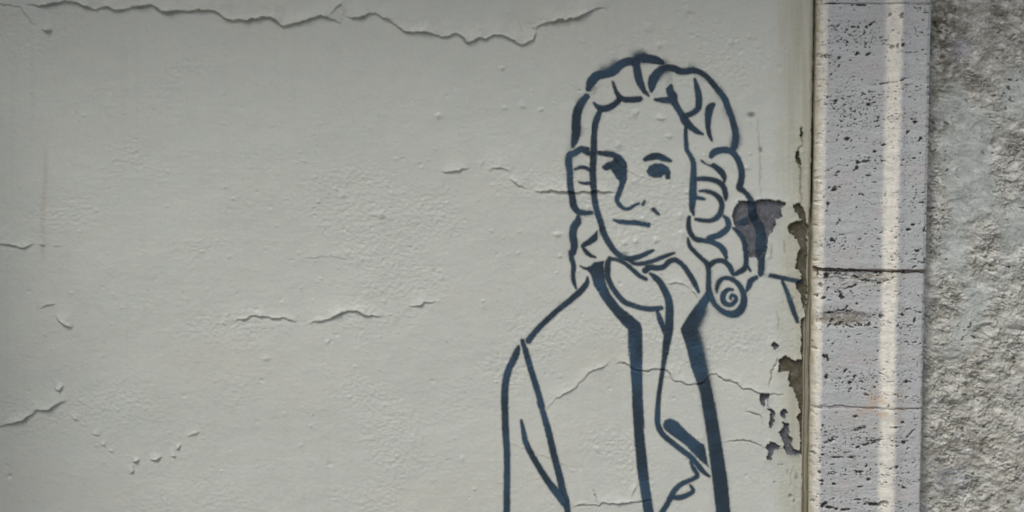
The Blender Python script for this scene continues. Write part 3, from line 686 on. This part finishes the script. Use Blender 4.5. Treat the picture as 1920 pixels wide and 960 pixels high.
xx = [from_px(a, 480)[0] for a in (1526, 1580, 1600, 1650, 1700, 1735)]
JOINTS = {}
for z_, offs in ((zj[0], (0, 0, 0, 1, 2, 2)), (zj[1], (-6, -3, -2, 2, 3, 3)), (zj[2], (-3, -5, -2, 2, 2, -2))):
    for zz_ in (z_+gp, z_-gp, z_-gp*0.45, z_+gp*0.45, z_-gp*0.6, z_+gp*0.6): JOINTS[round(zz_, 2)] = (xx, offs)
build_block(WALL_TOP, zj[0]+gp*0.3, 400, 0.5, 0, .5)
build_block(zj[0]-gp*0.3, zj[1]+gp, 430, 3.2, .5, 1)
build_block(zj[1]-gp, zj[2]+gp*0.3, 460, -0.6, 1, .5)
build_block(zj[2]-gp*0.3, 0.0, 490, -0.4, .5, 0)
b_ = box('bedding_mortar', XS0+0.006, XS1-0.006, -0.004, 0.028, 0.0, WALL_TOP, M_mortar, None, 0.001)
ca_ = b_.data.attributes.new('base_tone', 'FLOAT_COLOR', 'POINT')
ca_.data.foreach_set('color', np.tile(np.array([0.10,0.08,0.06,1], np.float32), len(b_.data.vertices)))
b_.parent = stone; b_.matrix_parent_inverse = __import__('mathutils').Matrix.Translation(-stone.location)

# ------------------------------------------------------------------ rough rendered wall on the right
XR0 = from_px(1722, 480)[0]; XR1 = 2.4
xr = axis(XR0, XR1, XR0, from_px(1934, 480)[0], 1.25*S, growth=1.010, maxs=0.010)
zr = axis(0.0, WALL_TOP, zb, zt, 1.35*S)[::-1]
Xr, Zr = np.meshgrid(xr, zr); u, v = to_px(Xr, 0.0, Zr)
wu = u + 5*noise(u/40, v/40, 501); wv = v + 5*noise(u/40, v/40, 502)
big = fbm(wu/85, wv/60, 503, 3)
ang = noise(u/120, v/120, 504)*0.8+0.45                     # trowel drags running up to the right
ca, sa = np.cos(ang), np.sin(ang)
du = wu*ca - wv*sa*-1*-1; dv = wu*sa + wv*ca
drag = fbm((wu*0.86-wv*0.5)/38, (wu*0.5+wv*0.86)/9, 505, 4)
rid = 1-np.abs(fbm(wu/17, wv/13, 506, 3))*2.6
fine = fbm(wu/6.5, wv/5, 507, 3)
smooth_zone = ss(0.0, 0.35, noise(u/110+2, v/150, 508) + 0.5*np.exp(-((u-1810)/60)**2-((v-380)/110)**2) - 0.25*ss(560, 700, v) - 0.3*ss(150, 60, v)-0.05)
amp = 1-0.72*smooth_zone
iso = fbm(wu/26, wv/21, 520, 5, 0.6)
gate = ss(-0.2, 0.35, noise(u/75, v/75, 521))
def worm(n_, w_): return np.exp(-(n_/w_)**2)
lines = np.maximum(worm(fbm(wu/30, wv/22, 522, 3), 0.055)*gate, 0.9*worm(fbm(wu/15, wv/9, 523, 3), 0.09)*ss(-0.3, 0.4, noise(u/45, v/45, 524)))
low_r = ss(560, 720, v)
hr = 6.0*big + amp*(5.6*iso + (0.6+0.6*low_r)*drag + 0.8*fine) + 0.5*fine
hr -= amp*2.8*lines
hol = ss(0.38, 0.50, fbm(wu/10, wv/8, 509, 2))*ss(-.05, .35, noise(u/60, v/60, 510))
hol = np.maximum(hol, 0.8*ss(0.5, 0.62, fbm(wu/4.5, wv/3.6, 526, 2))*(0.3+0.7*low_r))
hr -= 3.5*hol
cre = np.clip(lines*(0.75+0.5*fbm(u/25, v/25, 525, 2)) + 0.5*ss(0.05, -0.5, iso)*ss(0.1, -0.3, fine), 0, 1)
cr_ = np.empty(u.shape+(3,), np.float32); cr_[:] = (0.475, 0.492, 0.455)
cr_ = mixc(cr_, (0.24, 0.24, 0.20), 0.7*ss(0.0, 0.45, fbm(u/60, v/45, 540, 3)+0.55*np.exp(-((u-1770)/50)**2-((v-110)/130)**2)+0.3*np.exp(-((u-1790)/60)**2-((v-850)/80)**2)-0.1))
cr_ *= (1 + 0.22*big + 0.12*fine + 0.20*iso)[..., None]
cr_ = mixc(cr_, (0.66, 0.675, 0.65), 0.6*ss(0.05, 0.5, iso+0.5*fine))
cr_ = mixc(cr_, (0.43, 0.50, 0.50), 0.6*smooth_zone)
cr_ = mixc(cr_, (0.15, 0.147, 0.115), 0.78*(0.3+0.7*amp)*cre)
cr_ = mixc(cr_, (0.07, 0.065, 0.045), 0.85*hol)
dirt = (np.exp(-((u-1768)/42)**2-((v-70)/95)**2)*1.0 + np.exp(-((u-1770)/40)**2-((v-235)/18)**2)*0.55 + 0.4*np.exp(-((u-1875)/40)**2-((v-55)/45)**2))*ss(-0.25, 0.2, fbm(wu/14, wv/11, 511, 3))
cr_ = mixc(cr_, (0.09, 0.088, 0.06), np.clip(dirt, 0, 0.88))
blot = fbm((u*0.9+v*0.35)/34, (v*0.9-u*0.35)/17, 530, 5, 0.65)
cr_ = mixc(cr_, (0.20, 0.20, 0.165), 0.75*ss(0.02, 0.36, blot)*(0.35+0.65*amp)*(0.6+0.4*low_r))
cr_ = mixc(cr_, (0.70, 0.71, 0.685), 0.65*ss(-0.05, -0.38, blot)*(0.4+0.6*amp))
grit = ss(0.25, 0.5, fbm(u/4.2, v/3.6, 531, 2))
cr_ = mixc(cr_, (0.16, 0.155, 0.12), 0.5*grit*(0.3+0.7*amp))
blue = np.exp(-((u-1785)/38)**2-((v-900)/24)**2)*ss(-0.4, 0.3, fbm(wu/12, wv/9, 512, 3))
cr_ = mixc(cr_, (0.17, 0.215, 0.30), 0.85*blue)
lilac = np.exp(-((u-1805)/22)**2-((v-92)/22)**2)
cr_ = mixc(cr_, (0.36, 0.37, 0.46), 0.5*lilac)
cr_ = mixc(cr_, (0.40, 0.40, 0.36), 0.45*low_r*ss(-.4, .3, drag))
REC = -6.0
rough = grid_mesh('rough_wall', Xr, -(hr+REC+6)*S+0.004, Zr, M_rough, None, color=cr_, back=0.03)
tag(rough, 'rough whitish lime-rendered wall with dark dirty creases, right of the travertine strip', 'wall', kind='thing')

# ------------------------------------------------------------------ added unseen blockers that shade the wall: a return wall and the eave over it
SHADE_X = from_px(-430, 480)[0]
shade_wall = box('added_shade_wall', SHADE_X-0.3, SHADE_X, -0.54, 0.0, 0.0, 2.42, bpy.data.materials['wall_core'], None, 0.01)
tag(shade_wall, 'plain return wall added out of view to shade the left end of the painted wall', 'wall', kind='thing')
shade_eave = box('shade_eave', WALL_L, 2.4, -0.38, 0.30, 2.42, WALL_TOP+0.05, bpy.data.materials['wall_core'], None, 0.01)
tag(shade_eave, 'added unseen eave along the top of the walls', 'shade_eave')
